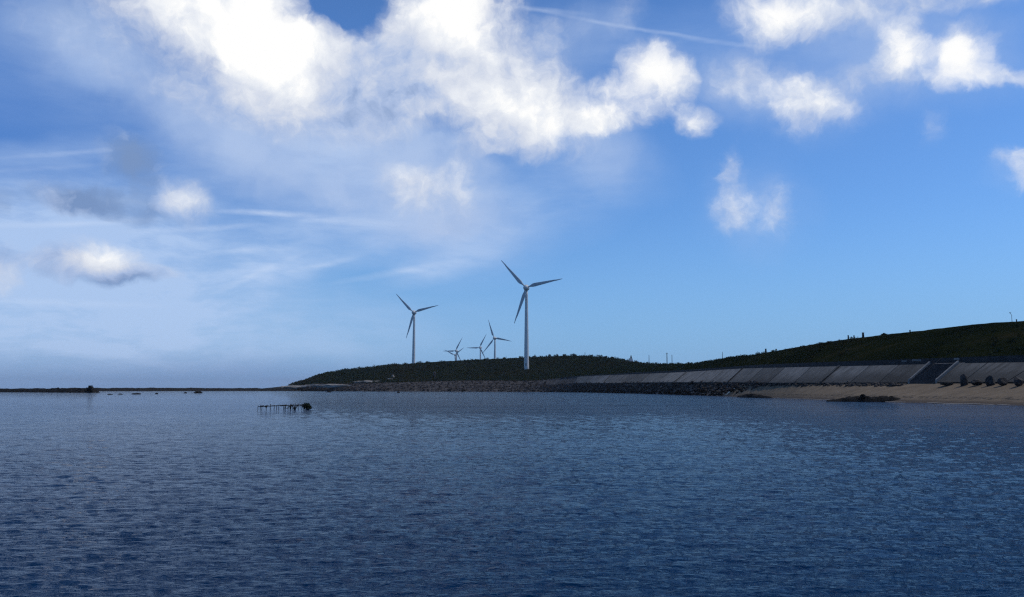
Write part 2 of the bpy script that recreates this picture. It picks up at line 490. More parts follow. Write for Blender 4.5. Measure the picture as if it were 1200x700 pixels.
F = np.stack([idx[:-1, :-1], idx[:-1, 1:], idx[1:, 1:], idx[1:, :-1]], -1).reshape(-1, 4)[:, ::-1]
water = np_mesh("water", V, F, M['water'], smooth=True)
tag(water, kind='structure', label="dark blue rippled sea water of the bay")

# ------------------------------------------------------------------ land
# stations along the shore, from beyond the right edge of the view to the tip of the headland
# water (px,Y), foot (px,py,Y), top (px,py,Y), ridge (px,py,Y), profile of the hill side
ST = [
    ((1560, 48), (1610, 446.0, 52), (1660, 412.0, 52), (1760, 340.0, 82), .9),
    ((1320, 70), (1330, 446.5, 79), (1375, 420.0, 79), (1370, 364.0, 118), .9),
    ((1200, 84), (1200, 447.5, 97), (1239, 424.0, 97), (1235, 374.0, 140), .9),
    ((1100, 97), (1100, 448.0, 113), (1126, 426.0, 114), (1150, 379.8, 160), .9),
    ((1000, 118), (1000, 448.5, 135), (1023, 428.6, 136), (1060, 390.0, 185), .9),
    ((900, 165), (906, 448.5, 172), (926, 430.7, 173), (985, 398.7, 215), .9),
    ((820, 235), (845, 448.0, 225), (862, 432.5, 227), (920, 409.4, 255), .9),
    ((770, 300), (783, 448.0, 292), (798, 436.4, 295), (868, 418.5, 310), .9),
    ((730, 380), (740, 448.5, 372), (751, 438.4, 377), (826, 425.5, 390), 1.0),
    ((700, 450), (705, 449.0, 440), (713, 440.0, 446), (768, 427.3, 580), 1.0),
    ((672, 510), (676, 449.0, 512), (680, 441.5, 519), (720, 420.5, 690), 1.1),
    ((617, 580), (620, 452.0, 592), (622, 446.0, 606), (675, 417.0, 750), 1.5),
    ((540, 620), (541, 452.0, 634), (542, 446.0, 650), (600, 419.8, 790), 1.4),
    ((450, 650), (451, 452.5, 662), (452, 448.5, 676), (500, 424.8, 800), 1.1),
    ((390, 680), (391, 453.0, 688), (392, 450.0, 698), (430, 431.5, 790), .9),
    ((362, 700), (362, 453.5, 706), (362, 451.0, 712), (385, 438.0, 760), .8),
    ((345, 712), (345, 454.5, 716), (345, 452.5, 720), (360, 446.5, 745), .8),
    ((325, 722), (325, 455.5, 725), (325, 454.0, 729), (336, 452.3, 742), .8),
    ((298, 735), (298, 457.0, 737), (298, 456.4, 740), (300, 456.0, 750), .8),
]
NS = len(ST)
SUB = 14


def cr(p0, p1, p2, p3, t):
    return .5 * ((2 * p1) + (-p0 + p2) * t + (2 * p0 - 5 * p1 + 4 * p2 - p3) * t * t + (-p0 + 3 * p1 - 3 * p2 + p3) * t ** 3)


def curve(pts):
    def f(u):
        u = min(max(u, 0.0), NS - 1.0001); i = int(u); t = u - i
        g = lambda j: pts[min(max(j, 0), NS - 1)]
        return cr(g(i - 1), g(i), g(i + 1), g(i + 2), t)
    return f


WATER = curve([water_at(*s[0]) for s in ST])
FOOT = curve([at(*s[1]) for s in ST])
TOP = curve([at(*s[2]) for s in ST])
RIDGE = curve([at(*s[3]) for s in ST])
PROF = curve([Vector((s[4], 0, 0)) for s in ST])


def inland(u):
    d = TOP(u) - FOOT(u); d.z = 0
    return d.normalized()


ROAD_W = 5.0
us = np.linspace(0, NS - 1, (NS - 1) * SUB + 1)


def strip(name, mat, u0, u1, fn, nt_, kind='structure', sub=2):
    """fn(u, t) -> point; a quad sheet over u0..u1"""
    uu = np.linspace(u0, u1, int((u1 - u0) * SUB * sub) + 1)
    tt = np.linspace(0, 1, nt_ + 1)
    V = [fn(u, t) for u in uu for t in tt]
    n = nt_ + 1
    F = [(i * n + j, (i + 1) * n + j, (i + 1) * n + j + 1, i * n + j + 1) for i in range(len(uu) - 1) for j in range(nt_)]
    o = np_mesh(name, np.array([tuple(v) for v in V]), np.array(F), mat, smooth=True)
    if kind: o["kind"] = kind
    return o


def beach_pt(u, t):
    wv = WATER(u); f = FOOT(u)
    out = (wv - f); out.z = 0
    out = out.normalized() if out.length > 1e-6 else Vector((-1, 0, 0))
    if t < .2:
        k = 1 - t / .2
        p = wv + out * (k * 14); p.z = -k * 2.2
        return p
    k = (t - .2) / .8
    p = wv.lerp(f + inland(u) * .6, k)
    p.z = f.z * k ** 1.15 + .10 * fbm(Vector((p.x * .25, p.y * .25, 0))) * math.sin(math.pi * min(k, 1))
    return p


def shore_pt(u, t):
    p = beach_pt(u, t)
    if t > .2:
        p.z += .5 * fbm(Vector((p.x * .2, p.y * .2, 3))) * min(1, (t - .2) * 5)
    return p


strip("beach", M['sand'], 0, 5.6, beach_pt, 30)["label"] = "brown sand beach sloping up to the sea wall"
M['foam'] = noisy("foam", (.30, .32, .34), (.42, .44, .45), 3, .9)


def foam_pt(u, t):
    wv = WATER(u); f = FOOT(u); d = f - wv; d.z = 0; d.normalize()
    k = fbm(Vector((wv.x * .3, wv.y * .3, 9))) * .5 + fbm(Vector((wv.x * 1.3, wv.y * 1.3, 2))) * .35
    wd = max(0.0, .25 + .5 * fbm(Vector((wv.x * .22, wv.y * .22, 20))))
    p = wv + d * (.1 + k * .5 + (t - .5) * wd)
    p.z = .045 + .02 * math.sin(math.pi * t) + max(0, .1 + k * .5) * .12
    return p


strip("foam", M['foam'], .4, 5.0, foam_pt, 2, kind='stuff', sub=12)["label"] = "thin broken line of foam where the water meets the sand"
strip("rocky_shore", M['rock'], 5.6, NS - 1.001, shore_pt, 14)


def bank_pt(u, t):          # ground under the sea wall
    f = FOOT(u); T = TOP(u)
    p = f.lerp(T, t) + inland(u) * .45
    p.z -= .35 * (1 - t * .6)
    if u > 10.6: p += Vector((0, 0, .8 * fbm(p * .12) * math.sin(math.pi * t)))
    return p


strip("bank", M['rock'], 0, NS - 1.001, bank_pt, 6)


def road_pt(u, t):
    p = TOP(u) + inland(u) * (.3 + (ROAD_W) * t)
    p.z += .02 + .25 * t
    return p


strip("road", M['asphalt'], 0, 10.7, road_pt, 3)


def hill_base(u):
    p = road_pt(u, 1.0 if u < 10.4 else max(0.0, 1 - (u - 10.4) * 2))
    return p


def hill_pt(u, t):
    b = hill_base(u); r = RIDGE(u); k = PROF(u).x
    if t <= .6:
        s = t / .6
        p = b.lerp(r, s)
        p.z = b.z + (r.z - b.z) * (s ** k)
        if k < 1: p.z = b.z + (r.z - b.z) * (1 - (1 - s) ** 1.25)
        amp = math.sin(math.pi * min(s, 1)) ** .7
        h = r.z - b.z
        p.z += amp * (.07 * h * fbm(Vector((p.x * .03, p.y * .03, 7))) + .03 * h * fbm(Vector((p.x * .12, p.y * .12, 2))))
        p.z += .012 * h * fbm(Vector((p.x * .25, p.y * .25, 1))) * s
        return p
    s = (t - .6) / .4
    d = Vector((r.x, r.y, 0))
    zb = min(r.z * .9, 17.0) if u < 16 else -1.0
    if s < .3:
        q = s / .3
        p = d * (1 + .22 * q); p.z = r.z + (zb - r.z) * (q * q * (3 - 2 * q))
    else:
        q = (s - .3) / .7
        p = d * (1.22 + 2.2 * q); p.z = zb * (1 - q * .25)
    if u > 14: p.z = p.z * max(0.0, 1 - (u - 14) / 3) - (u - 14) * .3 * s
    return p


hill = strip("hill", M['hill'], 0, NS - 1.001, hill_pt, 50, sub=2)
hill["label"] = "dark scrub covered hill behind the shore"
bvh = BVHTree.FromPolygons([v.co.copy() for v in hill.data.vertices], [tuple(p.vertices) for p in hill.data.polygons])


def ground_z(x, y, default=0.0):
    h = bvh.ray_cast(Vector((x, y, 300)), Vector((0, 0, -1)))
    return h[0].z if h[0] is not None else default


def on_ridge(px, u_guess=None):
    """point of the skyline at picture column px"""
    best = None
    for u in np.linspace(1.0, NS - 2, 1200):
        r = RIDGE(u)
        d = ROT.transposed() @ (r - Vector((0, 0, CAM_H)))
        x = 600 + FPX * d.x / -d.z
        if best is None or abs(x - px) < best[0]: best = (abs(x - px), u)
    r = hill_pt(best[1], .598)
    return r


# ------------------------------------------------------------------ shrubs (uncountable ground cover)
def leaf_cloud(n_cl, sampler, leaves, size_fn, mat, name, flat=.62):
    """each clump: leaf triangles spread through a squashed ball"""
    C = np.zeros((n_cl, 3)); R = np.zeros(n_cl)
    for i in range(n_cl):
        p = sampler(); C[i] = p[:3]; R[i] = size_fn(p)
    n = n_cl * leaves
    cc = np.repeat(C, leaves, 0); rr = np.repeat(R, leaves)[:, None]
    d = rng.normal(size=(n, 3)); d /= np.linalg.norm(d, axis=1)[:, None]
    rad = rng.random((n, 1)) ** .45
    pos = cc + d * rad * rr * np.array([1, 1, flat]); pos[:, 2] += (rr * .25)[:, 0]
    a = rng.normal(size=(n, 3)); b = rng.normal(size=(n, 3))
    a /= np.linalg.norm(a, axis=1)[:, None]; b /= np.linalg.norm(b, axis=1)[:, None]
    sz = rr * rng.uniform(.16, .34, (n, 1))
    V = np.concatenate([pos + a * sz, pos + b * sz, pos - (a + b) * sz * .6], 1).reshape(-1, 3)
    F = np.arange(n * 3).reshape(-1, 3)
    tone = np.repeat(np.repeat(rng.random(n_cl), leaves) * .6 + rng.random(n) * .4, 3)
    return np_mesh(name, V, F, mat, attr=tone)


def shrub_site():
    while True:
        u = rng.uniform(.6, NS - 2.6)
        s = rng.random() ** .8
        p = hill_pt(u, .6 * s)
        k = mnoise.noise(Vector((p.x * .02, p.y * .02, 4)))
        near = p.y < 300
        if near and s > .86: continue
        if near and (rng.random() < .72 - k): continue
        if p.z < 4: continue
        return p


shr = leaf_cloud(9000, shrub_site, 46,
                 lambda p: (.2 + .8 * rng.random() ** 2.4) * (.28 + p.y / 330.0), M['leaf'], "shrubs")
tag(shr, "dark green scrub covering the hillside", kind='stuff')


# ------------------------------------------------------------------ rocks
def rock_arrays(sub=2):
    bm = bmesh.new(); bmesh.ops.create_icosphere(bm, subdivisions=sub, radius=1)
    v = np.array([tuple(x.co) for x in bm.verts]); f = np.array([[x.index for x in fc.verts] for fc in bm.faces])
    bm.free(); return v, f


ICO1, ICOF1 = rock_arrays(1)
ICO3, ICOF3 = rock_arrays(4)
# angular stone shapes: the ball cut by random planes
STONES = []
for k in range(14):
    v = ICO1 * 1.0
    if k % 2: v = rock_arrays(2)[0] * 1.0
    for j in range(9):
        n = rng.normal(size=3); n /= np.linalg.norm(n); dcut = rng.uniform(.45, .8)
        ex = np.clip(v @ n - dcut, 0, None)
        v = v - ex[:, None] * n
    STONES.append((v, ICOF1 if k % 2 == 0 else rock_arrays(2)[1]))


def rubble(name, n, site, size, mat):
    Vs, Fs, Ts = [], [], []; off = 0
    for i in range(n):
        p = site(); s = size(p)
        v, f = STONES[rng.integers(len(STONES))]
        q = Euler((rng.normal(0, .3), rng.normal(0, .3), rng.uniform(0, 6.28))).to_matrix()
        vv = (v * (s * np.array([1.0, rng.uniform(.6, 1), rng.uniform(.4, .7)]))) @ np.array(q).T + np.array(tuple(p))
        Vs.append(vv); Fs.append(f + off); off += len(vv)
        Ts.append(np.full(len(vv), rng.random() ** 2.4))
    return np_mesh(name, np.concatenate(Vs), np.concatenate(Fs), mat, attr=np.concatenate(Ts))


def rubble_site():
    while True:
        u = rng.uniform(5.15, NS - 2.5)
        t = rng.uniform(.19, 1.0)
        if u < 5.6 and t < .3 + (5.6 - u) * 1.3: continue
        p = shore_pt(u, t)
        if u > 10.7 and rng.random() < .45:
            p = bank_pt(u, rng.random())
        p.z += .1
        return p


rub = rubble("rubble", 7500, rubble_site, lambda p: (.2 + .8 * rng.random() ** 2.6) * (.62 + p.y / 900.0), M['rubble'])
tag(rub, "dark rubble stones banked along the waterline below the sea wall", kind='stuff')


def toe_site():           # stones and weed heaped at the toe of the wall above the sand
    u = rng.uniform(3.45, 6.2)
    t = rng.uniform(.84, 1.0)
    p = beach_pt(u, t); p.z += .05
    return p


toe = rubble("rubble", 620, toe_site, lambda p: (.14 + .42 * rng.random() ** 2) * (.6 + p.y / 300), M['boulder'])
tag(toe, "dark stones heaped at the toe of the sea wall above the sand", kind='stuff')


def big_rock(name, loc, size, mat, label, cat, group=None, seed=0, rough=.3, rz=0.0, cuts=7):
    r2 = np.random.default_rng(seed)
    v = ICO3 * 1.0
    for j in range(cuts):
        n = r2.normal(size=3); n /= np.linalg.norm(n)
        ex = np.clip(v @ n - r2.uniform(.55, .85), 0, None); v = v - ex[:, None] * n
    out = []
    for q in v:
        d = Vector(q); s = 1 + rough * .5 * fbm(d * 1.7 + Vector((seed, 0, 0)), .8, 5)
        out.append((q[0] * s * size[0], q[1] * s * size[1], q[2] * s * size[2]))
    o = np_mesh(name, np.array(out), ICOF3, mat, smooth=False)
    o.location = loc; o.rotation_euler = (0, 0, rz)
    return tag(o, label, cat, group)


def px_rock(name, px, wl_py, wpx, hpx, mat, label, cat, group=None, seed=0, depth=None, Y=None, rough=.35, zoff=None, cuts=7):
    """rock whose foot stands at wl_py: on the water when Y is None"""
    if Y is None:
        d = ray(px, wl_py); Y = CAM_H / -d.z * d.y
    p = at(px, wl_py, Y)
    sx = wpx * Y / FPX / 2; sz = hpx * Y / FPX
    p.z = (p.z if zoff is None else zoff)
    return big_rock(name, (p.x, p.y, p.z + sz * .15), (sx * 1.1, depth or sx * .8, sz * 1.05), mat, label, cat, group, seed, rough, 0.0, cuts)


# boulders on the beach in front of the wall
BL = [(1129.5, 449.0, 8.5, 9.2, "tall upright dark boulder at the foot of the sea wall by the stairs"),
      (1144.5, 449.0, 11.5, 3.6, "low flat dark boulder on the sand just right of the tall upright one"),
      (1160.5, 449.0, 10, 7.0, "broad rounded dark boulder in the middle of the beach row"),
      (1175, 448.0, 11, 4.6, "low domed dark boulder second from the right in the beach row"),
      (1194, 448.0, 10, 5.8, "rounded dark boulder at the right end of the beach row"),
      (1110, 449.5, 15, 2.8, "long low grey stone lying on sand beside the foot of the stairs")]
for i, (px, py, wp, hp, lab) in enumerate(BL):
    u = 3 - (px - 1100) / 100.0
    f = FOOT(u)
    px_rock("boulder", px, py, wp, hp, M['boulder'] if i < 5 else M['concrete_dark'], lab, "boulder", "boulders on the sand along the sea wall",
            seed=20 + i, Y=f.y - 1.6, rough=.16, cuts=4)

# low reefs at the edge of the sand
px_rock("reef_rock", 1011, 466.0, 6, 4.0, M['rock_dark'], "small black stone standing up on the long low reef rock", "rock", None, 45, depth=.35, Y=110.5, rough=.4, zoff=.52)

# rocks awash on the left
RK = [(129, 462.6, 6, .9, "small dark rock awash nearest to the end of the rubble jetty"),
      (141, 462.4, 5, .9, "tiny dark rock awash left of the long flat one"),
      (159, 462.2, 10, 1.5, "long flat dark rock awash off the low far reef"),
      (184, 461.8, 4, 1.1, "tiny dark rock awash midway between the two larger flat ones"),
      (217, 461.0, 4, 1.2, "tiny dark rock awash just left of the peaked rock"),
      (231, 460.9, 11, 1.9, "peaked dark rock awash with a low tail on its right"),
      (386, 460.0, 6, 1.2, "dark rock awash off the tip of the headland"),
      (467, 460.8, 4, 1.4, "lone dark rock awash off the shore right of the wooden rack")]
for i, (px, py, wp, hp, lab) in enumerate(RK):
    px_rock("reef_rock", px, py, wp, hp, M['rock_dark'], lab, "rock", "rocks awash off the left shore", seed=60 + i, rough=.5)


# far low reef and the jetty of rubble
def mound(name, path, half, height, mat, kind=None, amp=.35, nstep=160, freq=.12):
    V = []; F = []; m_ = 12
    for i in range(nstep + 1):
        s = i / nstep * (len(path) - 1); k = min(int(s), len(path) - 2); q = s - k
        p = path[k].lerp(path[k + 1], q); d = (path[k + 1] - path[k]).normalized()
        nrm = Vector((-d.y, d.x, 0))
        h0, h1 = height[k], height[k + 1]; h = h0 + (h1 - h0) * q
        e = min(1, i / 4, (nstep - i) / 4)
        for j in range(m_ + 1):
            x = j / m_ * 2 - 1
            z = -.8 + (h + .8) * (1 - abs(x) ** 2.2) * e
            pt = p + nrm * (x * half)
            z += amp * h * fbm(Vector((pt.x * freq, pt.y * freq, 5))) * (1 - x * x) + amp * .5 * h * fbm(Vector((pt.x * freq * 4, pt.y * freq * 4, 5))) * (1 - x * x)
            V.append((pt.x, pt.y, z))
    n = m_ + 1
    for i in range(nstep):
        for j in range(m_):
            F.append((i * n + j, (i + 1) * n + j, (i + 1) * n + j + 1, i * n + j + 1))
    o = np_mesh(name, np.array(V), np.array(F), mat, smooth=False)
    if kind: o["kind"] = kind
    return o


mound("reef", [water_at(95, 520), water_at(190, 600), water_at(300, 690), water_at(380, 725)], 9, [2.0, 2.2, 2.3, 1.8], M['rock_dark'], 'structure', .16, 240)["label"] = "low dark reef along the horizon"
tag(mound("reef_rock", [water_at(966, 113.5), water_at(992, 112), water_at(1020, 110.5), water_at(1045, 109), water_at(1067, 107.5)], 1.5, [.2, .62, .72, .66, .15], M['rock_dark'], None, .36, 150, .5),
    "long low black reef rock lying between the sand and the water", "rock")
tag(mound("reef_rock", [water_at(866, 176), water_at(880, 168), water_at(903, 160)], 1.3, [.3, .8, .25], M['rock_dark'], None, .4, 90, .45),
    "thin black reef rock at the left end of the sand beach", "rock")
jet = mound("jetty", [water_at(-260, 400), water_at(0, 360), water_at(70, 335), water_at(107, 320)], 5, [1.6, 1.5, 1.6, 1.8], M['rock_dark'], None, .22, 220)
tag(jet, "low black rubble jetty running in from the left along the horizon", "jetty")


def jetty_site():
    px = rng.uniform(62, 107)
    p = water_at(px, 335 - (px - 70) * .4) + Vector((0, rng.uniform(-4, 4), 0)); p.z = rng.uniform(.3, 1.7)
    return p


jr = rubble("jetty_rubble", 130, jetty_site, lambda p: rng.uniform(.25, .65), M['rock_dark'])
jr.parent = jet
jr["kind"] = 'stuff'
# block at its end
bp = at(106, 460, 320)
blk = MB(); blk.hexa([(-.85, -.9, 0), (.85, -.9, 0), (.85, .9, 0), (-.85, .9, 0), (-.62, -.7, 1.55), (.7, -.7, 1.5), (.7, .7, 1.5), (-.62, .7, 1.55)])
blk.box((-.1, 0, 1.75), (1.1, 1.1, .4))
bo = blk.build("beacon_block", M['rock_dark']); bo.location = (bp.x, bp.y, .8)
tag(bo, "squat black beacon block on the end of the rubble jetty", "beacon")

# pale ledges of the headland
for i, (px, py, wp, hp, Y, lab) in enumerate([
        (343, 454.2, 34, 2.2, 708, "pale low rock ledge at the tip of the headland"),
        (388, 452.2, 56, 2.0, 684, "long pale rock ledge under the left end of the hill"),
        (432, 448.6, 34, 1.8, 690, "pale rock ledge in the middle of the headland shore"),
        (461, 444.5, 5, 4.5, 715, "small pale rock outcrop on the headland slope left of the turbines"),
        (456, 446.5, 9, 2.4, 700, "low pale rock shelf just under the small outcrop"),
        (509, 440.0, 3, 4.0, 700, "narrow pale rock scar on the hillside below the left large turbine"),
        (640, 450.2, 50, 1.8, 600, "pale stone ledge along the shore below the largest turbine")]):
    px_rock("rock_outcrop", px, py, wp, hp, M['rock_pale'] if i < 5 else M['rock'], lab, "rock outcrop", "pale rock ledges on the headland", seed=80 + i, Y=Y, depth=2.5, rough=.8)

# ------------------------------------------------------------------ sea wall
def wall_pt(u, t, lift=0.0):
    f = FOOT(u); T = TOP(u)
    p = f.lerp(T, t)
    d = inland(u); sl = (T - f).normalized()
    n = Vector((-d.x * sl.z, -d.y * sl.z, math.hypot(sl.x, sl.y)))
    return p + n * lift


def u_of_foot(px):
    best = min(np.linspace(0, 11, 2201), key=lambda u: abs(px_of(FOOT(u)) - px))
    return float(best)


def px_of(p):
    d = ROT.transposed() @ (p - Vector((0, 0, CAM_H)))
    return 600 + FPX * d.x / -d.z


sw_root = FOOT(5.0)
sea_wall = empty("sea_wall", sw_root)
tag(sea_wall, "long sloping grey concrete sea wall along the foot of the hill", "sea wall")
inv_root = -Vector(sw_root)


def panel(u0, u1, t0, t1, lift, thick, name, mat, n=6, parent=sea_wall, nt_=3):
    V, F = [], []
    for i in range(n + 1):
        u = u0 + (u1 - u0) * i / n
        for j in range(nt_ + 1):
            t = t0 + (t1 - t0) * j / nt_
            V.append(wall_pt(u, t, lift) + inv_root)
        for j in range(nt_ + 1):
            t = t0 + (t1 - t0) * j / nt_
            V.append(wall_pt(u, t, lift - thick) + inv_root)
    w_ = 2 * (nt_ + 1); h_ = nt_ + 1
    for i in range(n):
        a, b = i * w_, (i + 1) * w_
        for j in range(nt_):
            F.append((a + j, b + j, b + j + 1, a + j + 1)); F.append((a + h_ + j + 1, b + h_ + j + 1, b + h_ + j, a + h_ + j))
        F.append((a, a + h_, b + h_, b)); F.append((a + nt_, b + nt_, b + w_ - 1, a + w_ - 1))
    for i in (0, n):
        a = i * w_
        for j in range(nt_):
            q = (a + j, a + j + 1, a + h_ + j + 1, a + h_ + j)
            F.append(q if i == 0 else q[::-1])
    o = mesh_obj(name, V, F, mat, parent, smooth=False)
    return o


cuts = [1520, 1400, 1310, 1240, 1180, 1128, 1098, 1064, 1030, 996, 962, 930, 900, 876, 853, 832, 812, 790, 770, 750, 728, 707, 690, 673]
ucuts = [u_of_foot(x) for x in cuts]
tones = ['concrete', 'concrete', 'concrete_dark', 'concrete', 'concrete', 'concrete', 'stairs', 'concrete_dark', 'concrete', 'concrete_pale', 'concrete', 'concrete_pale',
         'concrete_dark', 'concrete', 'concrete_pale', 'concrete_pale', 'concrete_pale', 'concrete_pale', 'concrete', 'concrete_dark', 'concrete', 'concrete_pale', 'concrete']
for i, t in enumerate(tones):
    g = .0012 * (ucuts[i + 1] - ucuts[i]) / .1
    if t == 'stairs':
        US0, US1 = ucuts[i], ucuts[i + 1]; continue
    panel(ucuts[i] + g, ucuts[i + 1] - g, 0, 1, .0, .3, "slope_panel", M[t], n=8)
    if i in (9, 13, 16, 20):
        du = .35 / max((FOOT(ucuts[i + 1]) - FOOT(ucuts[i])).length / (ucuts[i + 1] - ucuts[i]), 1)
        panel(ucuts[i + 1] - du, ucuts[i + 1] + du, 0, 1.0, .22, .5, "rib", M['parapet'] if i in (13, 12) else M['concrete_dark'], n=2)


def wall_strip(u0, u1, off0, off1, z0, z1, name, mat, parent=None, root=Vector((0, 0, 0)), n=120):
    V, F = [], []
    for i in range(n + 1):
        u = u0 + (u1 - u0) * i / n
        T = TOP(u); d = inland(u)
        a = T + d * off0 - root; b = T + d * off1 - root
        V += [Vector((a.x, a.y, a.z + z0)), Vector((b.x, b.y, b.z + z0)), Vector((b.x, b.y, b.z + z1)), Vector((a.x, a.y, a.z + z1))]
    for i in range(n):
        a, b = 4 * i, 4 * i + 4
        for j in range(4):
            F.append((a + j, a + (j + 1) % 4, b + (j + 1) % 4, b + j))
    F.append((3, 2, 1, 0)); F.append((4 * n, 4 * n + 1, 4 * n + 2, 4 * n + 3))
    return mesh_obj(name, V, F, mat, parent, smooth=False)


# parapet wall along the top, broken at the stairs
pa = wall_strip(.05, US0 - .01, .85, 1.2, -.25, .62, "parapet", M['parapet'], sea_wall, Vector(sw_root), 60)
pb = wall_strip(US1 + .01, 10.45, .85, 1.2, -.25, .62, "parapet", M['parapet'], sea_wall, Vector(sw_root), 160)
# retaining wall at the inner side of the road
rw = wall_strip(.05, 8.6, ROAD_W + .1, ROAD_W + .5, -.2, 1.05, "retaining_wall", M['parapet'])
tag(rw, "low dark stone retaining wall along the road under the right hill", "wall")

# stairs
um = (US0 + US1) / 2
sroot = FOOT(um)
stairs = empty("beach_stairs", sroot)
tag(stairs, "dark flight of stone stairs with pale side curbs climbing the sea wall", "stairs")
f0, f1, t0, t1 = FOOT(US0), FOOT(US1), TOP(US0), TOP(US1)
NSTEP = 15
st = MB()
for k in range(NSTEP):
    a, b = k / NSTEP, (k + 1) / NSTEP
    z = f0.z + (t0.z - f0.z) * b + .05
    def e(f, t, q, zz):
        p = f.lerp(t, q); return (p.x - sroot.x, p.y - sroot.y, zz - sroot.z)
    ins0 = .06; 
    A, B, C_, D_ = f0.lerp(f1, ins0), f0.lerp(f1, 1 - ins0), t0.lerp(t1, ins0), t0.lerp(t1, 1 - ins0)
    zl = f0.z + (t0.z - f0.z) * a - .4
    st.hexa([e(A, C_, a, zl), e(A, C_, b + .002, zl), e(B, D_, b + .002, zl), e(B, D_, a, zl),
             e(A, C_, a, z), e(A, C_, b + .002, z), e(B, D_, b + .002, z), e(B, D_, a, z)])
st.build("steps", M['step'], stairs)
for (F_, T_, s) in ((f0, t0, 1), (f1, t1, -1)):
    cbm = MB()
    other_f, other_t = (f1, t1) if s == 1 else (f0, t0)
    A, B = F_ - sroot, F_.lerp(other_f, .055) - sroot
    C_, D_ = T_ - sroot, T_.lerp(other_t, .055) - sroot
    lo, hi = Vector((0, 0, -.35)), Vector((0, 0, .38))
    cbm.hexa([A + lo, C_ + lo, D_ + lo, B + lo, A + hi, C_ + hi, D_ + hi, B + hi])
    cbm.build("side_curb", M['curb'], stairs)
hr = MB()
mt = t0.lerp(t1, .5) - sroot; mf = f0.lerp(f1, .5) - sroot
for q in (.98, .74, .5, .26, .04):
    p = mf.lerp(mt, q); hr.tube([p + Vector((0, 0, 0)), p + Vector((0, 0, 1.0))], .022, 6)
hr.tube([mf.lerp(mt, .02) + Vector((0, 0, 1.0)), mf.lerp(mt, .99) + Vector((0, 0, 1.0))], .025, 6)
hr.build("handrail", M['pole'], stairs)

# pale concrete blocks on the promenade above
for i, (px, py, wp, hp, lab) in enumerate([
        (1059.5, 423.6, 4.5, 1.0, "small pale concrete block on the promenade left of the stairs"),
        (1074, 422.8, 9, 1.3, "long pale concrete bench block on the promenade above the stairs"),
        (1121, 421.0, 4.5, 1.2, "small pale concrete block at the top right of the stairs")]):
    u = 3.2 - (px - 1080) / 110.0
    Y = TOP(u).y + 1.0
    p = at(px, py, Y); s = Y / FPX
    bmk = bmesh.new(); bmesh.ops.create_cube(bmk, size=1)
    bmesh.ops.scale(bmk, vec=(wp * s, .5, hp * s + .1), verts=bmk.verts)
    bmesh.ops.bevel(bmk, geom=bmk.edges[:], offset=.03, segments=2, affect='EDGES')
    me = bpy.data.meshes.new("concrete_block"); bmk.to_mesh(me); bmk.free(); me.materials.append(M['curb'])
    o = bpy.data.objects.new("concrete_block", me); COL.objects.link(o)
    o.location = (p.x, p.y, p.z + hp * s / 2 - .05)
    tag(o, lab, "block", "pale blocks on the promenade")

# ------------------------------------------------------------------ wind turbines
HUB_H, ROT_R = 68.0, 32.7


def lathe_mesh(name, prof, n, mat, axis='Z'):
    V, F = [], []
    for (r, z) in prof:
        for k in range(n):
            t = 2 * math.pi * k / n
            V.append((r * math.cos(t), r * math.sin(t), z) if axis == 'Z' else (r * math.cos(t), z, r * math.sin(t)))
    m_ = len(prof)
    for i in range(m_ - 1):
        for k in range(n):
            q = (i * n + k, i * n + (k + 1) % n, (i + 1) * n + (k + 1) % n, (i + 1) * n + k)
            F.append(q if axis == 'Z' else q[::-1])
    F.append(tuple(range(n))[::-1] if axis == 'Z' else tuple(range(n)))
    F.append(tuple(range((m_ - 1) * n, m_ * n)) if axis == 'Z' else tuple(range((m_ - 1) * n, m_ * n))[::-1])
    return V, F


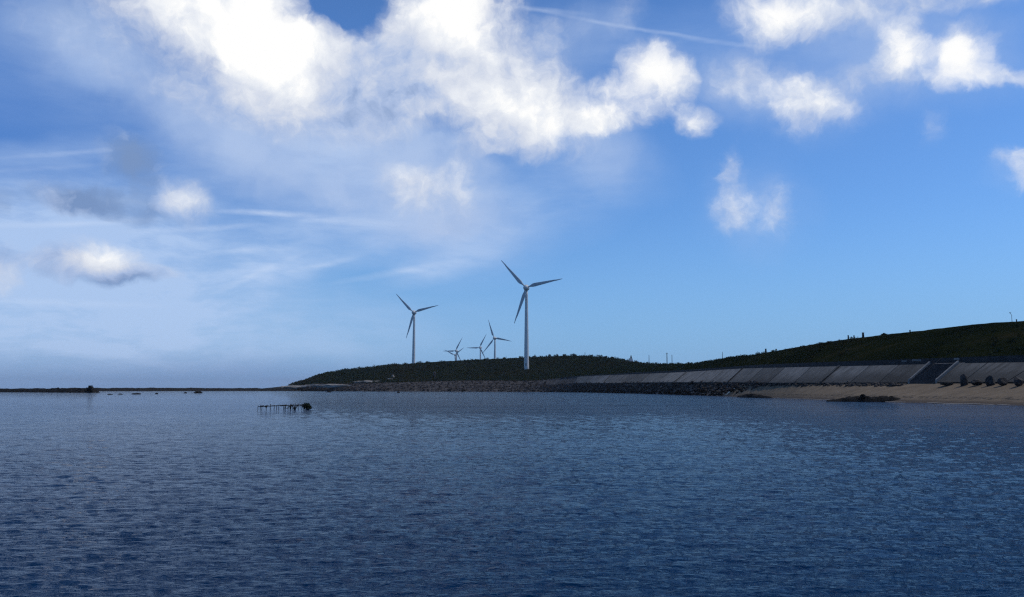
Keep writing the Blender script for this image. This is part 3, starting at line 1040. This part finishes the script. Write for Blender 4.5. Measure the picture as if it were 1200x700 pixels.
def make_turbine():
    root = empty("wind_turbine", (0, 0, 0))
    prof = [(2.15, -12), (2.15, 0)] + [(2.1 - .95 * (z / (HUB_H - 1.6)) ** 1.1, z) for z in np.linspace(.5, HUB_H - 1.6, 14)]
    V, F = lathe_mesh("tower", prof, 28, None)
    tw = mesh_obj("tower", V, F, M['turbine'], root)
    db = MB(); db.box((0, -2.1, 1.6), (.95, .22, 2.1)); db.build("door", M['door'], tw)
    # nacelle: an egg lying along the wind, -Y is upwind
    prof = [(.05, 5.4), (.95, 5.1), (1.6, 4.2), (2.15, 2.6), (2.5, .8), (2.65, -.8), (2.58, -1.9)]
    V, F = lathe_mesh("nacelle", prof, 22, None, 'Y')
    nc = mesh_obj("nacelle", V, F, M['turbine'], root); nc.location = (0, 0, HUB_H)
    prof = [(2.55, -2.05), (2.4, -2.9), (2.0, -4.0), (1.3, -4.8), (.55, -5.2), (.05, -5.3)]
    V, F = lathe_mesh("hub", prof, 22, None, 'Y')
    hb = mesh_obj("hub", V, F, M['turbine'], root); hb.location = (0, 0, HUB_H)
    # blade along +Z of its own frame, swept out from the hub
    secs = []
    for s in np.linspace(0, 1, 24):
        r = 1.2 + s * (ROT_R - 1.2)
        if s < .06: ch, th = 1.15, 1.1
        elif s < .2:
            q = (s - .06) / .14; q = q * q * (3 - 2 * q); ch, th = 1.15 + 2.1 * q, 1.1 - .45 * q
        else:
            q = (s - .2) / .8; ch, th = 3.25 * (1 - q) ** .95 + .42 * q + .0, .65 * (1 - q) + .06
        tw_ = math.radians(14 * (1 - s) ** 1.6 + 2)
        secs.append((r, ch, th, tw_))
    V, F = [], []; n = 14
    for (r, ch, th, tt) in secs:
        for k in range(n):
            a = 2 * math.pi * k / n
            x = ch * .5 * math.cos(a) - ch * .16 * (1 if ch > 1.2 else 0)
            y = th * .5 * math.sin(a) * (1 - .35 * (1 - math.cos(a)) / 2 if ch > 1.2 else 1)
            V.append((x * math.cos(tt) - y * math.sin(tt), x * math.sin(tt) + y * math.cos(tt), r))
    for i in range(len(secs) - 1):
        for k in range(n):
            F.append((i * n + k, i * n + (k + 1) % n, (i + 1) * n + (k + 1) % n, (i + 1) * n + k))
    F.append(tuple(range(n))[::-1]); F.append(tuple(range((len(secs) - 1) * n, len(secs) * n)))
    b0 = mesh_obj("blade", V, F, M['blade'], root)
    bl = [b0]
    for k in range(2):
        c = b0.copy(); COL.objects.link(c); bl.append(c)
    for o in bl: o.location = (0, -3.2, HUB_H)
    return root


def copy_tree(o, parent=None):
    c = o.copy(); COL.objects.link(c)
    if parent: c.parent = parent
    for ch in [x for x in COL.objects if x.parent == o]:
        copy_tree(ch, c)
    return c


turb0 = make_turbine()
TURB = [  # hub px, py, depth, one blade's angle (deg from +x, anticlockwise), yaw, label
    (617, 337.5, 720, 12, -12, "largest white wind turbine in front, its pale tower standing clear on the hillside"),
    (485.5, 366.5, 1017, 14.5, -12, "second largest white wind turbine, standing alone on the left of the hill"),
    (580, 396.5, 1393, -10.5, -24, "mid sized far wind turbine right behind the skyline, closest to the largest one"),
    (563, 407.5, 1780, 60, -28, "small far wind turbine in the middle of the distant group, one blade level"),
    (535, 411.3, 1800, 60, -28, "small far wind turbine at the left end of the distant group"),
    (533.6, 416.2, 2150, 35, -24, "lowest far wind turbine, half hidden behind another tower at the left of the distant group"),
]
for i, (px, py, Y, ang, yaw, lab) in enumerate(TURB):
    o = turb0 if i == 0 else copy_tree(turb0)
    hp = at(px, py, Y)
    o.location = (hp.x, hp.y, hp.z - HUB_H)
    o.rotation_euler = (0, 0, math.radians(yaw))
    tag(o, lab, "wind turbine", "wind turbines on the hill")
    k = 0
    for ch in COL.objects:
        if ch.parent == o and ch.name.startswith("blade"):
            # blade axis +Z turned about Y to its angle
            ch.rotation_euler = (0, math.radians(90 - (ang + 120 * k)), 0); k += 1

# ------------------------------------------------------------------ poles and posts on the skyline
def pole(px, py_top, py_bot, kind, lab, r=.12, Y=None, cross=False, lean=0.0, lamp=False):
    b = on_ridge(px) if Y is None else at(px, py_bot, Y)
    Yp = b.y
    top = at(px, py_top, Yp); bot = Vector((top.x, Yp, min(b.z, at(px, py_bot, Yp).z) - .6))
    h = top.z - bot.z
    o = empty(kind, bot)
    mb = MB(); mb.tube([(0, 0, 0), (lean * .5, 0, h * .5), (lean, 0, h)], [r, r * .85, r * .7], 8); mb.build("shaft", M['pole'], o, True)
    if cross:
        cb = MB(); cb.box((lean, 0, h * .94), (1.5, .12, .14)); cb.build("crossarm", M['pole'], o)
    if lamp:
        lb = MB(); lb.tube([(lean, 0, h), (lean - .1, 0, h + .15), (lean - .22, 0, h + .4)], r * .6, 6); lb.build("arm", M['pole'], o, True)
        l2 = MB(); l2.box((lean - .26, 0, h + .42), (.3, .14, .1)); l2.build("lamp_head", M['pole'], o)
    return tag(o, lab, "pole", "poles along the skyline")


pole(760.5, 416, 428, "utility_pole", "plain dark pole right of the small pedestal on the skyline", .22)
pole(781.5, 413.5, 428, "utility_pole", "tall dark pole with a box near its top, left of a close pair", .3, cross=True)
pole(787.4, 416, 428, "utility_pole", "plain dark pole, right one of the close pair on the saddle", .2)
pole(846.5, 412.7, 422, "utility_pole", "thin pole on the left foot of the right hill", .13)
pole(685.5, 413, 418, "utility_pole", "short thin pole on the crest of the left hill", .25)
pole(1185.5, 369.5, 378, "street_lamp", "thin lamp post near the right end of the hill crest", .05, lamp=True)


def post(px, py_top, wpx, lab):
    b = on_ridge(px); Yp = b.y; top = at(px, py_top, Yp); h = max(top.z - b.z, .4); s = Yp / FPX
    o = empty("stone_post", (b.x, b.y, b.z - .4))
    mb = MB(); w_ = wpx * s / 2
    mb.hexa([(-w_ * 1.15, -w_, 0), (w_ * 1.15, -w_, 0), (w_ * 1.15, w_, 0), (-w_ * 1.15, w_, 0),
             (-w_ * .85, -w_ * .8, h + .25), (w_ * .85, -w_ * .8, h + .25), (w_ * .85, w_ * .8, h + .25), (-w_ * .85, w_ * .8, h + .25)])
    mb.build("shaft", M['boulder'], o)
    cb = MB(); cb.box((0, 0, h + .32), (w_ * 2.1, w_ * 2, .14)); cb.build("cap", M['boulder'], o)
    return tag(o, lab, "post", "stone posts along the crest of the right hill")


post(897.5, 408.8, 1.6, "lone squat dark post on the lower left slope of the right hill crest")
post(994.3, 393.0, 1.3, "leftmost of three close dark posts on the right hill crest")
post(1000.5, 393.2, 1.2, "middle of three close dark posts on the right hill crest")
post(1012, 389.8, 2.0, "tallest and thickest of three close dark posts on the right hill crest")
post(1067, 387.5, 1.2, "small dark post standing alone midway up the right hill crest")
post(1191.5, 374.3, 1.0, "stubby dark post just right of the thin lamp post")

# small monument: dark figure-like pillar on a pale plinth
b = on_ridge(739.7); s = b.y / FPX
mon = empty("monument", (b.x, b.y, b.z - .5))
tag(mon, "small dark pillar on a pale flared plinth on the saddle of the hills", "monument")
mb = MB(); w1, w2 = 2.3 * s, 1.3 * s
mb.hexa([(-w1, -w1, 0), (w1, -w1, 0), (w1, w1, 0), (-w1, w1, 0), (-w2, -w2, 3.3 * s + .5), (w2, -w2, 3.3 * s + .5), (w2, w2, 3.3 * s + .5), (-w2, w2, 3.3 * s + .5)])
mb.build("plinth", M['plinth'], mon)
mb = MB(); z0 = 3.3 * s + .5
mb.tube([(0, 0, z0), (0, 0, z0 + 1.6 * s), (0, 0, z0 + 2.3 * s), (0, 0, z0 + 2.9 * s), (0, 0, z0 + 3.5 * s)], [1.0 * s, .95 * s, .55 * s, .6 * s, .2 * s], 12)
mb.build("pillar", M['boulder'], mon, True)


# ------------------------------------------------------------------ trees that stand out on the skyline
def tree(px, hpx, wpx, lab, seed, kind="bushy_tree"):
    r3 = np.random.default_rng(seed)
    b = on_ridge(px); s = b.y / FPX; h = hpx * s + .8; wd = wpx * s / 2
    root = empty(kind, (b.x, b.y, b.z - .8))
    mb = MB(); mb.tube([(0, 0, 0), (.1 * wd, 0, h * .35), (0, 0, h * .7)], [.12 * wd, .09 * wd, .04 * wd], 7)
    for k in range(4):
        a = r3.uniform(0, 6.28); mb.tube([(0, 0, h * (.3 + .1 * k)), (wd * .5 * math.cos(a), wd * .5 * math.sin(a), h * (.5 + .1 * k))], [.05 * wd, .02 * wd], 5)
    mb.build("trunk", M['trunk'], root, True)
    n_c, per = 16, 80
    cc = r3.normal(size=(n_c, 3)); cc /= np.linalg.norm(cc, axis=1)[:, None]
    cc = cc * (r3.random((n_c, 1)) ** .5) * np.array([wd * .75, wd * .75, h * .38]) + np.array([0, 0, h * .5])
    cr_ = wd * r3.uniform(.22, .48, n_c)
    n = n_c * per
    d = r3.normal(size=(n, 3)); d /= np.linalg.norm(d, axis=1)[:, None]
    pos = np.repeat(cc, per, 0) + d * (r3.random((n, 1)) ** .4) * np.repeat(cr_, per)[:, None] * np.array([1, 1, .8])
    a = r3.normal(size=(n, 3)); c = r3.normal(size=(n, 3))
    a /= np.linalg.norm(a, axis=1)[:, None]; c /= np.linalg.norm(c, axis=1)[:, None]
    sz = wd * r3.uniform(.06, .13, (n, 1))
    V = np.concatenate([pos + a * sz, pos + c * sz, pos - (a + c) * sz * .6], 1).reshape(-1, 3)
    tone = np.repeat(np.repeat(r3.random(n_c), per) * .6 + r3.random(n) * .4, 3)
    np_mesh("crown", V, np.arange(n * 3).reshape(-1, 3), M['tree_leaf'], parent=root, attr=tone)
    return tag(root, lab, "tree", "dark trees breaking the skyline")


tree(405.5, 3.2, 5.5, "rounded dark tree on the left slope of the left hill", 1)
tree(432, 2.2, 5, "small dark tree on the left slope, right of the rounded one", 2)
tree(627, 3.2, 3.5, "small pointed dark tree just right of the largest turbine tower", 3)
tree(645, 2.6, 5, "broad low dark tree on the crest between the largest tower and the clumps", 4)
tree(653.5, 3.4, 4, "dark tree at the left of three crest clumps on the left hill", 5)
tree(662, 2.4, 5, "low dark tree in the middle of three crest clumps on the left hill", 6)
tree(673.5, 3.4, 4.5, "dark tree at the right of three crest clumps on the left hill", 7)
tree(694, 2.6, 4, "dark tree on the crest just right of the short thin pole", 8)
tree(709, 2.6, 6, "broad dark tree where the left hill begins to fall to the right", 9)
tree(718, 2.4, 6, "low dark tree at the right end of the left hill crest", 10)
tree(1035.5, 2.6, 9, "wide low dark tree on the crest of the right hill", 11)

# ------------------------------------------------------------------ oyster rack standing in the water
d = ray(334, 480.2); Yr = CAM_H / -d.z * d.y
sc_ = Yr / FPX
L = at(305, 480.2, Yr).x; Rr = at(364, 480.2, Yr).x
rc = empty("oyster_rack", ((L + Rr) / 2, Yr, 0), math.radians(4))
tag(rc, "rickety dark wooden stake rack standing in the bay, green heap on its right end", "rack")
Wd = Rr - L
r4 = random.Random(3)


def rx(px): return (px - 334.5) * sc_


stakes = [(304.5, 475), (309, 475.6), (314, 475.2), (318.5, 473.6), (323, 475), (328, 474.2), (333.5, 474.2), (339, 474.6), (342, 473.8), (344, 473.4), (347, 473.2), (350, 473.4), (354.5, 473.4), (358, 473.4)]
for k, (px, pt) in enumerate(stakes):
    for row in ((-.42,) if k % 4 else (-.42, .42)):
        mb = MB(); hgt = (480.2 - pt) * sc_ * .84 * r4.uniform(.9, 1.15)
        x = rx(px)
        mb.tube([(x + r4.uniform(-.06, .06), row, -.5), (x, row + r4.uniform(-.03, .03), hgt * .5), (x + r4.uniform(-.03, .03), row, hgt + .05)], [.024, .022, .02], 7)
        mb.build("stake", M['wood'], rc, True)
for row in (-.42, .42):
    mb = MB()
    pts = [(304.5, 475.6), (311, 475.6), (317, 475), (324, 474.6), (330, 473.9), (337, 474.6), (343, 473.8), (350, 473.4), (357, 473.4)]
    mb.tube([(rx(a), row + r4.uniform(-.02, .02), (480.2 - b_) * sc_ * .84 - .02) for a, b_ in pts], .026, 7)
    mb.build("rail", M['wood'], rc, True)
for a0, b0, a1, b1 in ((337, 479, 343, 474.2), (341, 474, 346, 479.5), (331, 476, 337, 474.4), (347, 479.6, 350, 474)):
    mb = MB(); mb.tube([(rx(a0), -.4, (480.2 - b0) * sc_), (rx(a1), -.38, (480.2 - b1) * sc_)], .028, 6); mb.build("brace", M['wood'], rc, True)
for k in range(9):
    px = 308 + k * 5.6 + r4.uniform(-1, 1)
    mb = MB(); mb.tube([(rx(px), -.55, (480.2 - 475) * sc_ * .84), (rx(px + r4.uniform(-.5, .5)), .55, (480.2 - 474.8) * sc_ * .84)], .022, 6); mb.build("cross_stick", M['wood'], rc, True)
# hanging baskets under the rail
for px, w_, lo in ((313.5, 2.2, 477.6), (335, 1.6, 479.8), (341, 1.8, 479.6), (346, 2.4, 480.2)):
    mb = MB(); z1 = (480.2 - 474.8) * sc_ * .84; z0 = (480.2 - lo) * sc_ - .02
    mb.tube([(rx(px), -.3, z1), (rx(px), -.3, z1 - (z1 - z0) * .4), (rx(px), -.3, z0)], [.02, w_ * sc_ / 2, w_ * sc_ / 2.4], 9); mb.build("basket", M['wood'], rc, True)
# heap of green netting at the right end
r5 = np.random.default_rng(9)
v = ICO3 * 1.0; out = []
for q in v:
    dd = Vector(q); k = 1 + .45 * fbm(dd * 2.2 + Vector((4, 1, 0)), .7, 6)
    out.append((q[0] * np.sign(q[0]) * abs(q[0]) ** .6 * 3.5 * sc_ * k + rx(359), q[1] * .4 * k, max(-.1, q[2] * .16 * k + .15)))
np_mesh("net_heap", np.array(out), ICOF3, M['net'], parent=rc)
n = 700
pos = r5.normal(size=(n, 3)) * np.array([1.9 * sc_, .2, .12]) + np.array([rx(359), 0, .33])
pos[:, 0] = np.clip(pos[:, 0], rx(354), rx(364.5)); pos[:, 2] = np.clip(pos[:, 2], .02, .38 - .3 * np.clip((pos[:, 0] - rx(361)) / (rx(364.5) - rx(361)), 0, 1))
a = r5.normal(size=(n, 3)); c_ = r5.normal(size=(n, 3)); sz = .05
V = np.concatenate([pos + a * sz, pos + c_ * sz, pos - (a + c_) * sz * .6], 1).reshape(-1, 3)
np_mesh("weed_tufts", V, np.arange(n * 3).reshape(-1, 3), M['net'], parent=rc)["kind"] = 'stuff'

# ------------------------------------------------------------------ sea haze
USE_HAZE = True
if USE_HAZE:
    mb = MB(); mb.box((0, 6000, 68), (40000, 24000, 150)); hz = mb.build("haze", None)
    hz.data.materials.clear()
    m = bpy.data.materials.new("haze_air"); m.use_nodes = True
    t = m.node_tree; t.nodes.clear()
    out = t.nodes.new("ShaderNodeOutputMaterial"); pv = t.nodes.new("ShaderNodeVolumePrincipled")
    pv.inputs["Color"].default_value = (.80, .88, 1.0, 1); pv.inputs["Density"].default_value = .00005; pv.inputs["Anisotropy"].default_value = .0
    t.links.new(pv.outputs[0], out.inputs["Volume"])
    hz.data.materials.append(m)
    tag(hz, "thin sea haze over the bay", kind='stuff')
S.cycles.use_denoising = False
S.cycles.filter_width = 1.3
S.cycles.max_bounces = 6
S.cycles.volume_bounces = 0
S.cycles.caustics_reflective = False
S.cycles.caustics_refractive = False
S.cycles.sample_clamp_indirect = 2.0
S.cycles.sample_clamp_direct = 1.3
